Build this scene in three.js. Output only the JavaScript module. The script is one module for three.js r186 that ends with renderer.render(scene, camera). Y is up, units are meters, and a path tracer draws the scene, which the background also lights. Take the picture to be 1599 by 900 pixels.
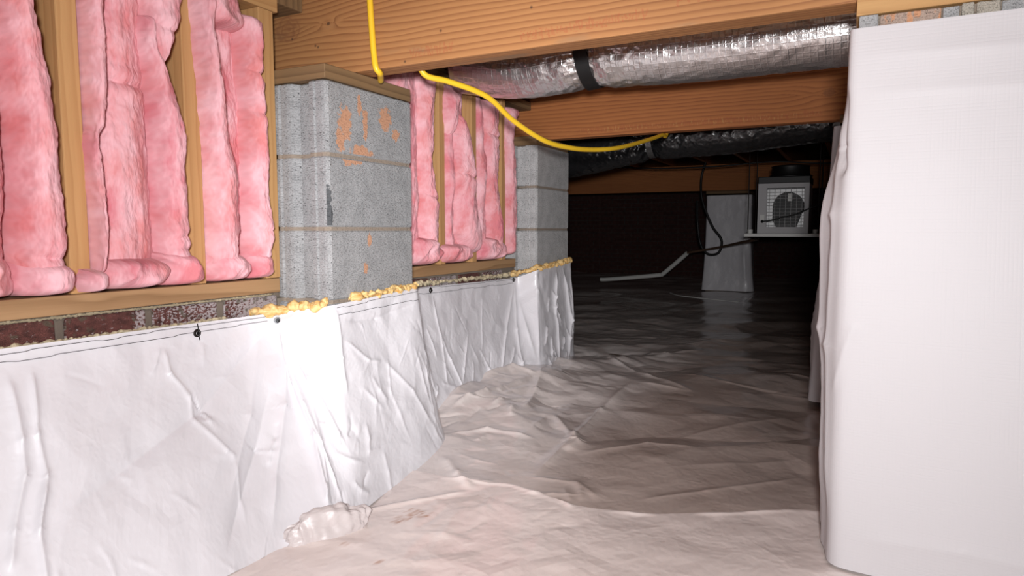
import * as THREE from 'three';
import { RoundedBoxGeometry } from 'three/addons/geometries/RoundedBoxGeometry.js';
import { mergeGeometries } from 'three/addons/utils/BufferGeometryUtils.js';
import { ImprovedNoise } from 'three/addons/math/ImprovedNoise.js';

// ---------- camera, light, exposure ----------
const scene = new THREE.Scene();
scene.background = new THREE.Color(0x020202);
const camera = new THREE.PerspectiveCamera(46.79, 1599 / 900, 0.02, 60);
camera.position.set(0, 0.68, 0);
camera.rotation.order = 'YXZ';
camera.rotation.set(THREE.MathUtils.degToRad(-4.946), THREE.MathUtils.degToRad(27.4), 0);
scene.add(camera);
const renderer = new THREE.WebGLRenderer({ antialias: true });
renderer.toneMapping = THREE.LinearToneMapping;
renderer.toneMappingExposure = 1.0;
renderer.shadowMap.enabled = true;
// the lamp held by the camera: a wide spill, plus a narrow hot spot added to brighten the second pier
for (const [power, angle] of [[11.3, 1.3], [13.5, 0.46]]) {
  const flash = new THREE.SpotLight(new THREE.Color(1, 0.985, 0.995), power, 0, angle, 1.0, 2);
  flash.position.set(0.06, 0.76, 0.12); flash.target.position.set(-1.40, 0.54, -2.5);
  flash.castShadow = true; flash.shadow.radius = 2.5; flash.shadow.mapSize.set(2048, 2048);
  scene.add(flash, flash.target);
}

// ---------- helpers ----------
const V = (x, y, z) => new THREE.Vector3(x, y, z);
function rng(seed) { let a = seed >>> 0; return () => { a = (a + 0x6D2B79F5) | 0; let t = Math.imul(a ^ (a >>> 15), 1 | a); t = (t + Math.imul(t ^ (t >>> 7), 61 | t)) ^ t; return ((t ^ (t >>> 14)) >>> 0) / 4294967296; }; }
const IN = new ImprovedNoise();
const n3 = (x, y, z) => IN.noise(x + 37.3, y + 11.7, z + 5.1);
function fbm(x, y, z, o = 4) { let s = 0, a = 0.5; for (let i = 0; i < o; i++) { s += a * n3(x, y, z); x *= 2.03; y *= 2.03; z *= 2.03; a *= 0.5; } return s; }
function ridged(x, y, z, o = 3) { let s = 0, a = 0.5; for (let i = 0; i < o; i++) { s += a * (1 - 2 * Math.abs(n3(x, y, z))); x *= 2.1; y *= 2.1; z *= 2.1; a *= 0.5; } return s; }
function tri(x, y, seed) { // flat facets between random heights, meeting in sharp folds
  const k = (x + y) * 0.366, a = x + k, b = y + k, i = Math.floor(a), j = Math.floor(b), f = a - i, g = b - j;
  const h = (p, q) => { let n = Math.imul(p, 374761393) ^ Math.imul(q, 668265263) ^ Math.imul(seed | 0, 1442695041); n = Math.imul(n ^ (n >>> 13), 1274126177); return ((n ^ (n >>> 16)) >>> 0) / 2147483648 - 1; };
  return f > g ? (1 - f) * h(i, j) + (f - g) * h(i + 1, j) + g * h(i + 1, j + 1) : (1 - g) * h(i, j) + (g - f) * h(i, j + 1) + f * h(i + 1, j + 1);
}
const clamp = (x, a = 0, b = 1) => Math.min(b, Math.max(a, x));
const sstep = (a, b, x) => { const t = clamp((x - a) / (b - a)); return t * t * (3 - 2 * t); };
const lerp = (a, b, t) => a + (b - a) * t;
function interp(rows, y, k) { // rows sorted by descending or ascending [y, ...]
  const up = rows[0][0] < rows[rows.length - 1][0];
  for (let i = 0; i < rows.length - 1; i++) {
    const a = rows[i], b = rows[i + 1];
    if (up ? y <= b[0] : y >= b[0]) { const t = clamp((y - a[0]) / (b[0] - a[0])); return lerp(a[k], b[k], t * t * (3 - 2 * t) * 0.5 + t * 0.5); }
  }
  return rows[rows.length - 1][k];
}
const used = {};
function numbered(name) { const k = used[name] = (used[name] ?? -1) + 1; return k ? `${name}_${String(k).padStart(3, '0')}` : name; }
function shadow(o) { o.castShadow = true; o.receiveShadow = true; return o; }
function mesh(name, geo, mat, parent = scene) { const m = shadow(new THREE.Mesh(geo, mat)); m.name = numbered(name); parent.add(m); return m; }
function thing(name, label, category, [x, y, z] = [0, 0, 0], group) { const g = new THREE.Group(); g.name = numbered(name); g.position.set(x, y, z); g.userData = { label, category }; if (group) g.userData.group = group; scene.add(g); return g; }
function tag(o, label, category, group) { o.userData = { label, category }; if (group) o.userData.group = group; return o; }
function struct(o, label) { o.userData = { kind: 'structure' }; if (label) o.userData.label = label; return o; }
// texture from a function (x, y in 0..1) -> [r, g, b] linear or a height
function colorTex(w, h, fn) {
  const d = new Uint8Array(w * h * 4), g = (c) => Math.round(255 * (c <= 0.0031308 ? 12.92 * c : 1.055 * Math.pow(clamp(c), 1 / 2.4) - 0.055));
  for (let j = 0; j < h; j++) for (let i = 0; i < w; i++) { const c = fn((i + 0.5) / w, (j + 0.5) / h), k = (j * w + i) * 4; d[k] = clamp(g(c[0]), 0, 255); d[k + 1] = clamp(g(c[1]), 0, 255); d[k + 2] = clamp(g(c[2]), 0, 255); d[k + 3] = 255; }
  const t = new THREE.DataTexture(d, w, h); t.colorSpace = THREE.SRGBColorSpace; t.wrapS = t.wrapT = THREE.MirroredRepeatWrapping; t.magFilter = THREE.LinearFilter; t.minFilter = THREE.LinearMipmapLinearFilter; t.generateMipmaps = true; t.needsUpdate = true; return t;
}
function greyTex(w, h, fn) {
  const d = new Uint8Array(w * h * 4);
  for (let j = 0; j < h; j++) for (let i = 0; i < w; i++) { const v = Math.round(255 * clamp(fn((i + 0.5) / w, (j + 0.5) / h))), k = (j * w + i) * 4; d[k] = d[k + 1] = d[k + 2] = v; d[k + 3] = 255; }
  const t = new THREE.DataTexture(d, w, h); t.wrapS = t.wrapT = THREE.MirroredRepeatWrapping; t.magFilter = THREE.LinearFilter; t.minFilter = THREE.LinearMipmapLinearFilter; t.generateMipmaps = true; t.needsUpdate = true; return t;
}
// planar uv by the dominant normal; long axis on u; in units of (su, sv) metres
function boxUV(geo, axis, su, sv, ou = 0, ov = 0) {
  const g = geo.index ? geo.toNonIndexed() : geo; const p = g.attributes.position, n = g.attributes.normal, uv = new Float32Array(p.count * 2);
  for (let i = 0; i < p.count; i++) {
    const c = [p.getX(i), p.getY(i), p.getZ(i)], a = [Math.abs(n.getX(i)), Math.abs(n.getY(i)), Math.abs(n.getZ(i))];
    const m = a[0] > a[1] && a[0] > a[2] ? 0 : a[1] > a[2] ? 1 : 2; let u, v;
    if (m === axis) { const o = [0, 1, 2].filter(k => k !== axis); u = c[o[0]] * 0.25 + 3.3; v = c[o[1]]; }
    else { u = c[axis]; v = c[3 - axis - m] + (m === 1 ? 0.13 : 0); }
    uv[2 * i] = (u + ou) / su; uv[2 * i + 1] = (v + ov) / sv;
  }
  g.setAttribute('uv', new THREE.BufferAttribute(uv, 2)); return g;
}
let boardSeed = 0;
function boardGeo(x0, y0, z0, x1, y1, z1, w, r = 0.0025, ou, ov) {
  const dx = x1 - x0, dy = y1 - y0, dz = z1 - z0, g = new RoundedBoxGeometry(dx, dy, dz, 2, r); g.translate((x0 + x1) / 2, (y0 + y1) / 2, (z0 + z1) / 2);
  const ax = dx >= dy && dx >= dz ? 0 : dy >= dz ? 1 : 2; boardSeed++;
  return boxUV(g, ax, w.su, w.sv, ou ?? boardSeed * 0.377, ov ?? boardSeed * 0.083);
}
function board(name, b, w, label, category, group, parent) {
  const m = mesh(name, boardGeo(...b, w), w.mat, parent); if (label) tag(m, label, category, group); return m;
}
function tubeGeo(pts, r, seg = 120, rad = 10, flat = 1) {
  const c = new THREE.CatmullRomCurve3(pts.map(p => V(...p)), false, 'centripetal'); return new THREE.TubeGeometry(c, seg, r, rad, false);
}

// ---------- materials ----------
function woodMat(o) {
  const { w, h, su, sv, base, dark, freq, seed, knots = [], marks, contrast = 1, rough = 0.75 } = o;
  const ring = (x, y) => { // metres
    let v = y * freq + 1.6 * fbm(x * 1.1 + seed, y * 5, seed * 1.7, 3) + 0.35 * fbm(x * 5, y * 30, seed, 2);
    for (const [kx, ky, ks] of knots) { const dx = (x - kx) / (ks * 3.2), dy = (y - ky) / (ks * 1.5), q = dx * dx + dy * dy; v += (y > ky ? 1 : -1) * 1.9 * Math.exp(-q * 0.5) * (1 - Math.exp(-q * 3)); }
    return v;
  };
  const shade = (x, y) => {
    const r = ring(x, y), f = r - Math.floor(r);
    let k = Math.pow(f, 2.6) * (1 - sstep(0.9, 1, f)); // late-wood line
    k = k * 0.75 * contrast + 0.16 * (fbm(x * 9, y * 260, seed + 9, 2) + 0.5) + 0.22 * (fbm(x * 1.4, y * 9, seed + 4, 3) + 0.3);
    return k;
  };
  const map = colorTex(w, h, (u, v) => {
    const x = u * su, y = v * sv; let k = shade(x, y); let c = [0, 1, 2].map(i => lerp(base[i], dark[i], clamp(k))); if (o.smudge) { const q = sstep(0.12, 0.45, fbm(x * 4, y * 16, seed + 20, 4)) * o.smudge; c = c.map((a, i) => lerp(a, [0.17, 0.13, 0.085][i], q)); }
    for (const [kx, ky, ks, blk] of knots) { const dx = (x - kx) / ks, dy = (y - ky) / (ks * 0.8), q = Math.sqrt(dx * dx + dy * dy) + 0.25 * n3(x * 60, y * 60, seed); if (q < 1.15) { const t = (1 - sstep(0.75, 1.15, q)) * (0.55 + 0.3 * Math.sin(q * 16)); const kc = blk ? [0.035, 0.018, 0.012] : [0.22, 0.085, 0.035]; c = c.map((a, i) => lerp(a, kc[i], clamp(t * (blk ? 1.3 : 0.8)))); } }
    if (marks) { const m = marks(x, y); if (m) c = c.map((a, i) => lerp(a, m[i], m[3])); }
    return c;
  });
  const bump = greyTex(w >> 1, h >> 1, (u, v) => 0.5 - 0.4 * shade(u * su, v * sv) + 0.12 * n3(u * su * 40, v * sv * 700, 3));
  return { mat: new THREE.MeshStandardMaterial({ map, bumpMap: bump, bumpScale: 0.0012, roughness: rough }), su, sv };
}
// lumber stamps that wore away to reddish strokes, and nail holes
function stampMarks(list, seed) {
  const rd = rng(seed), strokes = [];
  for (const [x0, y0, len, hgt, slope, n, col] of list) for (let i = 0; i < n; i++) { const x = x0 + len * (i + rd() * 0.7) / n; strokes.push([x, y0 + slope * (x - x0) + (rd() - 0.5) * hgt * 0.3, hgt * (0.35 + 0.65 * rd()), 0.0016 + rd() * 0.0015, col, (rd() - 0.5) * 0.7]); if (rd() < 0.5) strokes.push([x + 0.004, y0 + slope * (x - x0) + (rd() - 0.5) * hgt, 0.0022, 0.006, col, 0]); }
  return (x, y) => { for (const [sx, sy, h, w, col, sk] of strokes) { const dy = y - sy; if (Math.abs(dy) < h / 2 && Math.abs(x - sx - sk * dy) < w) return [...col, 0.55 * clamp(0.6 + n3(x * 300, y * 300, 1))]; } return null; };
}
const RED = [0.33, 0.075, 0.03], DARKB = [0.05, 0.025, 0.015];
const beamMarks = (() => {
  const a = stampMarks([[0.52, 0.03, 0.14, 0.03, 0, 16, RED], [0.85, 0.03, 0.32, 0.028, 0.03, 40, RED], [1.22, 0.05, 0.3, 0.022, 0.05, 14, RED], [1.3, 0.13, 0.02, 0.03, 0, 4, RED]], 5);
  const holes = [[0.085, 0.03], [0.1, 0.12], [0.505, 0.01], [0.62, 0.075], [0.6, 0.19], [0.88, 0.095], [1.15, 0.14], [0.19, 0.09], [0.2, 0.085]];
  return (x, y) => { for (const [hx, hy] of holes) { const d = Math.hypot(x - hx, y - hy); if (d < 0.0045) return [...DARKB, 1 - d / 0.0055]; } return a(x, y); };
})();
const W = {
  beam: woodMat({ w: 2048, h: 512, su: 2.4, sv: 0.6, base: [0.42, 0.20, 0.073], dark: [0.19, 0.066, 0.02], contrast: 1.15, freq: 66, seed: 3.1, knots: [[0.085, 0.15, 0.05], [0.24, 0.145, 0.006, 1], [1.5, 0.2, 0.012]], smudge: 0.55, marks: beamMarks }),
  beam2: woodMat({ w: 1024, h: 256, su: 2.4, sv: 0.6, base: [0.44, 0.16, 0.045], dark: [0.20, 0.055, 0.014], contrast: 1.1, freq: 60, seed: 8.4, knots: [[1.42, 0.11, 0.022]], marks: stampMarks([[0.35, 0.03, 1.05, 0.03, 0, 110, RED], [0.35, 0.028, 1.05, 0.024, 0, 60, [0.5, 0.3, 0.1]]], 9) }),
  stud: woodMat({ w: 1024, h: 256, su: 1.5, sv: 0.3, base: [0.52, 0.305, 0.125], dark: [0.33, 0.155, 0.05], freq: 44, seed: 12.2, contrast: 0.6, knots: [[0.35, 0.05, 0.008, 1], [0.9, 0.2, 0.012], [1.2, 0.1, 0.009, 1]] }),
  plate: woodMat({ w: 1024, h: 256, su: 1.5, sv: 0.3, base: [0.42, 0.255, 0.125], dark: [0.17, 0.085, 0.03], freq: 16, seed: 21.7, contrast: 0.8, knots: [[0.63, 0.012, 0.011, 1]] }),
  treated: woodMat({ w: 1024, h: 256, su: 1.5, sv: 0.3, base: [0.23, 0.14, 0.065], dark: [0.085, 0.046, 0.02], freq: 50, seed: 31.7 }),
};
const concBump = greyTex(512, 512, (u, v) => 0.55 + 0.35 * n3(u * 130, v * 130, 2) + 0.3 * n3(u * 60, v * 60, 8) - 0.6 * sstep(0.3, 0.5, n3(u * 90, v * 90, 4)));
function concreteTex(base, stain) {
  return colorTex(1024, 256, (u, v) => { // 0.8 m x 0.2 m
    const g = 1 + 0.35 * n3(u * 320, v * 80, 1) + 0.25 * n3(u * 640, v * 160, 3) + 0.3 * fbm(u * 16, v * 4, 7) - 0.7 * sstep(0.38, 0.55, n3(u * 240, v * 60, 11));
    let c = base.map(b => b * clamp(g, 0.15, 1.7)); if (stain) { const s = stain(u * 0.8, v * 0.2); if (s) c = c.map((a, i) => lerp(a, s[i], s[3])); } return c;
  });
}
const concMat = (base, stain) => new THREE.MeshStandardMaterial({ map: concreteTex(base, stain), bumpMap: concBump, bumpScale: 0.0022, roughness: 0.95 });
const CLAY = [0.55, 0.26, 0.13];
const blobs = (list, seed, col) => (x, y) => { let m = 0; for (const [bx, by, rx, ry] of list) { const q = Math.hypot((x - bx) / rx, (y - by) / ry) + 0.9 * fbm(x * 70, y * 70, seed, 3); m = Math.max(m, 1 - sstep(0.75, 1.0, q)); } return m > 0.02 ? [...col, m * 0.8] : null; };
const clayTop = blobs([[0.075, 0.085, 0.03, 0.05], [0.055, 0.04, 0.02, 0.04], [0.16, 0.095, 0.012, 0.05], [0.135, 0.14, 0.01, 0.03], [0.25, 0.12, 0.03, 0.04], [0.30, 0.08, 0.02, 0.02], [0.14, 0.01, 0.05, 0.02]], 3, CLAY);
const clayMid = blobs([[0.10, 0.19, 0.05, 0.02]], 5, CLAY), inkMid = blobs([[0.008, 0.02, 0.012, 0.045], [0.006, 0.08, 0.01, 0.03]], 6, [0.03, 0.035, 0.04]);
const clayLow = blobs([[0.17, 0.16, 0.012, 0.022], [0.15, 0.08, 0.01, 0.02]], 8, CLAY);
const M = {
  concTop: concMat([0.30, 0.305, 0.31], clayTop), concMid: concMat([0.30, 0.305, 0.31], (x, y) => inkMid(x, y) ?? clayMid(x, y)), conc: concMat([0.31, 0.312, 0.315], clayLow),
  conc2: concMat([0.46, 0.46, 0.46]),  // same concrete, lightened to make up for lamp falloff at the second pier
  mortar: new THREE.MeshStandardMaterial({ color: new THREE.Color(0.27, 0.22, 0.175), bumpMap: concBump, bumpScale: 0.002, roughness: 1 }),
  black: new THREE.MeshStandardMaterial({ color: 0x0b0b0c, roughness: 0.5 }),
  blackCloth: new THREE.MeshStandardMaterial({ color: new THREE.Color(0.012, 0.012, 0.013), roughness: 0.7 }),
  steel: new THREE.MeshStandardMaterial({ color: 0x8a8a8a, metalness: 0.9, roughness: 0.4 }),
  washer: new THREE.MeshStandardMaterial({ color: 0x8f9498, roughness: 0.5 }),
  darkSteel: new THREE.MeshStandardMaterial({ color: 0x2b2624, metalness: 0.7, roughness: 0.5 }),
  pvc: new THREE.MeshStandardMaterial({ color: 0xd8d8d4, roughness: 0.35 }),
  yellow: new THREE.MeshStandardMaterial({ color: new THREE.Color(0.80, 0.50, 0.025), roughness: 0.4 }),
  soil: new THREE.MeshStandardMaterial({ color: new THREE.Color(0.12, 0.07, 0.04), roughness: 1 }),
};
const foamTex = colorTex(256, 256, (u, v) => { const k = fbm(u * 10, v * 10, 3, 4) + 0.15; return [lerp(0.78, 0.60, clamp(k * 2)), lerp(0.56, 0.30, clamp(k * 2)), lerp(0.25, 0.07, clamp(k * 2))]; });
M.foamPale = new THREE.MeshStandardMaterial({ color: new THREE.Color(0.70, 0.60, 0.40), roughness: 0.7, bumpMap: concBump, bumpScale: 0.002 });
M.foam = new THREE.MeshStandardMaterial({ map: foamTex, roughness: 0.6 });
const pinkMap = colorTex(512, 512, (u, v) => {
  const a = fbm(u * 6, v * 4, 2, 4), b = fbm(u * 30, v * 7, 5, 3), c = n3(u * 170, v * 40, 9);
  const k = clamp(0.5 + 1.7 * a + 0.8 * b + 0.2 * c), p = clamp(0.4 + 2 * fbm(u * 4 + 9, v * 3, 13, 3));
  const lo = [0.61, 0.185, 0.22], hi = [0.77, 0.44, 0.48], or = [0.66, 0.24, 0.22];
  return lo.map((x, i) => lerp(lerp(x, or[i], p * 0.6), hi[i], k));
});
const pinkBump = greyTex(512, 512, (u, v) => 0.5 + 0.35 * fbm(u * 24, v * 9, 3, 3) + 0.25 * ridged(u * 70, v * 16, 1, 2) - 0.1 + 0.2 * n3(u * 200, v * 60, 7));
M.pink = new THREE.MeshPhysicalMaterial({ map: pinkMap, bumpMap: pinkBump, bumpScale: 0.003, roughness: 1, sheen: 0.15, sheenRoughness: 0.6, sheenColor: new THREE.Color(1, 0.75, 0.78), side: THREE.DoubleSide });
const crumpleBump = greyTex(1024, 1024, (u, v) => { const a = u + 0.03 * n3(u * 6, v * 6, 1), b = v + 0.03 * n3(u * 6, v * 6, 5); return 0.5 + 0.22 * tri(a * 9, b * 9, 3) + 0.13 * tri(a * 24, b * 20, 5) * (0.5 + n3(u * 4, v * 4, 8)) + 0.03 * tri(a * 70, b * 60, 9); });
M.polyWall = new THREE.MeshPhysicalMaterial({ color: new THREE.Color(0.745, 0.73, 0.76), roughness: 0.38, bumpMap: crumpleBump, bumpScale: 0.006, clearcoat: 0.35, clearcoatRoughness: 0.22, side: THREE.DoubleSide });
M.polyTuck = new THREE.MeshPhysicalMaterial({ color: new THREE.Color(0.56, 0.50, 0.49), roughness: 0.4, bumpMap: crumpleBump, bumpScale: 0.010, side: THREE.DoubleSide });  // dirtier copy of the wall sheet, darkened further to offset the lamp it faces
M.polyFloor = new THREE.MeshPhysicalMaterial({ color: 0xffffff, vertexColors: true, roughness: 0.36, bumpMap: crumpleBump, bumpScale: 0.011, clearcoat: 0.8, clearcoatRoughness: 0.15, side: THREE.DoubleSide });
const weave = greyTex(1024, 1024, (u, v) => { const t = (x) => Math.pow(0.5 + 0.5 * Math.cos(x * Math.PI * 2), 4); const a = 0.5 + 0.9 * n3(u * 5, v * 60, 3), b = 0.5 + 0.9 * n3(u * 60, v * 5, 6); return 0.2 + 0.4 * t(u * 96) * clamp(b) + 0.4 * t(v * 96) * clamp(a); });
M.polyWoven = new THREE.MeshPhysicalMaterial({ color: new THREE.Color(0.52, 0.50, 0.512), roughness: 0.6, bumpMap: weave, bumpScale: 0.00035, clearcoat: 0.06, clearcoatRoughness: 0.45, side: THREE.DoubleSide });
const scrim = greyTex(512, 512, (u, v) => { const l = (x) => { const f = Math.abs(x - Math.round(x)); return Math.exp(-f * f * 120); }; return 0.3 + 0.28 * Math.max(l(u * 8), l(v * 8)) + 0.25 * fbm(u * 40, v * 20, 2, 3); });
M.foil = new THREE.MeshStandardMaterial({ color: new THREE.Color(0.72, 0.70, 0.695), metalness: 0.92, roughness: 0.28, bumpMap: scrim, bumpScale: 0.0015 });
M.foilDark = new THREE.MeshPhysicalMaterial({ color: new THREE.Color(0.016, 0.016, 0.017), roughness: 0.28, clearcoat: 0.6, clearcoatRoughness: 0.12 });

// ---------- sheets that wrinkle ----------
class Field { // heights on a grid whose lines stand at us[] and vs[] metres
  constructor(us, vs) { this.us = us; this.vs = vs; this.h = new Float32Array(us.length * vs.length); }
  each(fn) { const { us, vs, h } = this, n = vs.length; for (let i = 0; i < us.length; i++) for (let j = 0; j < n; j++) h[i * n + j] += fn(us[i], vs[j], i, j); }
  crease(pts, amp, w, step = 0) {
    const { us, vs, h } = this, n = vs.length;
    for (let k = 0; k < pts.length - 1; k++) {
      const [ax, ay] = pts[k], [bx, by] = pts[k + 1], dx = bx - ax, dy = by - ay, L = Math.hypot(dx, dy) || 1e-6, R = w * 4;
      const f0 = k === 0 ? 1 : 0, f1 = k === pts.length - 2 ? 1 : 0;
      const x0 = Math.min(ax, bx) - R, x1 = Math.max(ax, bx) + R, y0 = Math.min(ay, by) - R, y1 = Math.max(ay, by) + R;
      for (let i = 0; i < us.length; i++) { if (us[i] < x0 || us[i] > x1) continue; for (let j = 0; j < n; j++) { if (vs[j] < y0 || vs[j] > y1) continue;
        const px = us[i] - ax, py = vs[j] - ay, t = (px * dx + py * dy) / (L * L), tc = clamp(t), d = Math.hypot(px - dx * tc, py - dy * tc); if (d > R) continue;
        let e = 1; if (f0) e *= sstep(-0.02, 0.4, t); if (f1) e *= 1 - sstep(0.6, 1.02, t);
        if (t < 0 && !f0 || t > 1 && !f1) e *= 0.5;
        const side = step ? (px * dy - py * dx > 0 ? step : -step * 0.2) : 0;
        h[i * n + j] += e * (amp * Math.exp(-Math.sqrt(d * d + 2e-6) / w) + side * amp * (1 - Math.exp(-d / 0.004)) * Math.exp(-d / (w * 1.3))); } }
    }
  }
  random(n, seed, [u0, v0, u1, v1], amp, w, len, dir = null, spread = Math.PI) {
    const r = rng(seed); for (let k = 0; k < n; k++) { const x = lerp(u0, u1, r()), y = lerp(v0, v1, r()), a = (dir ?? 0) + (r() - 0.5) * spread, l = len * (0.4 + r()), b = a + (r() - 0.5) * 0.8; this.crease([[x, y], [x + l * 0.5 * Math.cos(a), y + l * 0.5 * Math.sin(a)], [x + l * 0.5 * (Math.cos(a) + Math.cos(b)), y + l * 0.5 * (Math.sin(a) + Math.sin(b))]], amp * (0.4 + r()) * (r() < 0.35 ? -0.7 : 1), w * (0.6 + 0.8 * r())); }
  }
}
function gridGeo(nu, nv, pos, uv, color) {
  const P = new Float32Array(nu * nv * 3), U = new Float32Array(nu * nv * 2), C = color ? new Float32Array(nu * nv * 3) : null, I = new Uint32Array((nu - 1) * (nv - 1) * 6);
  for (let i = 0; i < nu; i++) for (let j = 0; j < nv; j++) { const k = i * nv + j; P.set(pos(i, j), k * 3); U.set(uv(i, j), k * 2); if (C) C.set(color(i, j), k * 3); }
  let q = 0; for (let i = 0; i < nu - 1; i++) for (let j = 0; j < nv - 1; j++) { const a = i * nv + j, b = a + nv; I[q++] = a; I[q++] = b; I[q++] = a + 1; I[q++] = b; I[q++] = b + 1; I[q++] = a + 1; }
  const g = new THREE.BufferGeometry(); g.setAttribute('position', new THREE.BufferAttribute(P, 3)); g.setAttribute('uv', new THREE.BufferAttribute(U, 2)); if (C) g.setAttribute('color', new THREE.BufferAttribute(C, 3)); g.setIndex(new THREE.BufferAttribute(I, 1)); g.computeVertexNormals(); return g;
}
// a hanging sheet from a top path to a bottom path (both [x, y, z] lists of one length), wrinkled along its own normal
class Drape {
  constructor(top, bot, ds, nv, o = {}) {
    this.S = [0]; for (let i = 1; i < top.length; i++) this.S.push(this.S[i - 1] + Math.hypot(top[i][0] - top[i - 1][0], top[i][2] - top[i - 1][2]));
    const L = this.S[this.S.length - 1], n = Math.round(L / ds) + 1; this.us = Array.from({ length: n }, (_, i) => i * L / (n - 1)); this.H = o.height ?? 0.58; this.vs = Array.from({ length: nv }, (_, j) => j / (nv - 1) * this.H);
    const at = (path, s) => { let i = 0; while (i < this.S.length - 2 && s > this.S[i + 1]) i++; const t = clamp((s - this.S[i]) / (this.S[i + 1] - this.S[i])); return [0, 1, 2].map(k => lerp(path[i][k], path[i + 1][k], t)); };
    const smooth = (path, r) => { const a = this.us.map(s => at(path, s)), m = Math.max(1, Math.round(r / ds)); let b = a; for (let pass = 0; pass < 2; pass++) { const src = b; b = src.map((_, i) => { const o = [0, 0, 0]; let w = 0; for (let d = -m; d <= m; d++) { const k = clamp(i + d, 0, n - 1); w++; for (let c = 0; c < 3; c++) o[c] += src[k][c]; } return o.map(x => x / w); }); } return b; };
    this.top = smooth(top, o.rt ?? 0.009); this.bot = smooth(bot, o.rb ?? 0.035); this.pow = o.pow ?? 1.5; this.field = new Field(this.us, this.vs);
  }
  base(i, t) { const a = this.top[i], b = this.bot[i], w = Math.pow(t, this.pow); return [lerp(a[0], b[0], w), lerp(a[1], b[1], t), lerp(a[2], b[2], w)]; }
  geo(pin = 0.06) {
    const nu = this.us.length, nv = this.vs.length, N = (i, j) => { const i0 = Math.max(0, i - 3), i1 = Math.min(nu - 1, i + 3), t = j / (nv - 1), a = this.base(i0, t), b = this.base(i1, t), c = this.base(i, clamp(t - 0.02)), d = this.base(i, clamp(t + 0.02)); const n = V(b[0] - a[0], b[1] - a[1], b[2] - a[2]).cross(V(d[0] - c[0], d[1] - c[1], d[2] - c[2])).normalize(); return n; };
    this.P = []; return gridGeo(nu, nv, (i, j) => { const t = j / (nv - 1), p = this.base(i, t), n = N(i, j), h = this.field.h[i * nv + j] * sstep(0, pin, t); return this.P[i * nv + j] = [p[0] + n.x * h * this.sign, p[1] + n.y * h * this.sign, p[2] + n.z * h * this.sign]; }, (i, j) => [this.us[i] / 0.6, this.vs[j] / 0.6]);
  }
  point(s, t) { const n = this.us.length, i = clamp(Math.round(s / this.us[n - 1] * (n - 1)), 0, n - 1), nv = this.vs.length; return this.P[i * nv + Math.round(t * (nv - 1))]; }
}

// ---------- the setting ----------
const soil = struct(mesh('floor', new THREE.BoxGeometry(9, 0.12, 12.5), M.soil), 'soil under the plastic ground sheet'); soil.position.set(-1, -0.085, -4.3);
{
  const c = new THREE.Group(); c.name = 'ceiling'; struct(c, 'plywood subfloor on wooden joists'); scene.add(c);
  mesh('subfloor', boardGeo(-5.5, 1.66, -10.5, 3.5, 1.70, 1.9, W.treated), W.treated.mat, c);
  for (let x = -5.2, k = 0; x < 3.4; x += 0.41, k++) mesh('joist', boardGeo(x, 1.410, -10.4, x + 0.038, 1.659, 1.8, W.beam2), W.beam2.mat, c);
}
const brickBase = [0.15, 0.052, 0.043];
function brickMat(seed, salt) {
  const map = colorTex(256, 128, (u, v) => { const a = fbm(u * 9, v * 4.5, seed, 4), g = n3(u * 80, v * 40, seed); let c = brickBase.map(b => b * (1 + 1.2 * a + 0.5 * g)); const s = sstep(0.02, 0.22, salt(u) * 0.6 + fbm(u * 22, v * 11, seed + 5, 4) - 0.28 + 0.2 * n3(u * 60, v * 30, 3)); c = c.map((x, i) => lerp(x, [0.62, 0.56, 0.57][i], s * 0.9)); const dk = sstep(0.15, 0.35, fbm(u * 7, v * 3, seed + 9, 3)); return c.map((x, i) => lerp(x, [0.13, 0.11, 0.075][i], dk * 0.8)); });
  return new THREE.MeshStandardMaterial({ map, bumpMap: concBump, bumpScale: 0.003, roughness: 0.95 });
}
const BM = [brickMat(1, u => 0.05), brickMat(2, u => sstep(0.75, 0.9, 1 - u) * 0.75), brickMat(3, u => 0.75 - 0.3 * u), brickMat(4, u => 1.0 - 0.5 * sstep(0.5, 1, u)), brickMat(5, u => 0.1)];
function brickGeo(x0, y0, z0, x1, y1, z1, seed, round = 0.006) { const g = new RoundedBoxGeometry(x1 - x0, y1 - y0, z1 - z0, 3, round), p = g.attributes.position; for (let i = 0; i < p.count; i++) { const q = [p.getX(i) * 40 + seed, p.getY(i) * 40, p.getZ(i) * 40]; p.setX(i, p.getX(i) + 0.003 * n3(q[0], q[1], q[2])); p.setY(i, p.getY(i) + 0.002 * n3(q[0] + 5, q[1], q[2])); } g.translate((x0 + x1) / 2, (y0 + y1) / 2, (z0 + z1) / 2); g.computeVertexNormals(); return boxUV(g, 2, z1 - z0, y1 - y0, -z0, -y0); }
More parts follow.
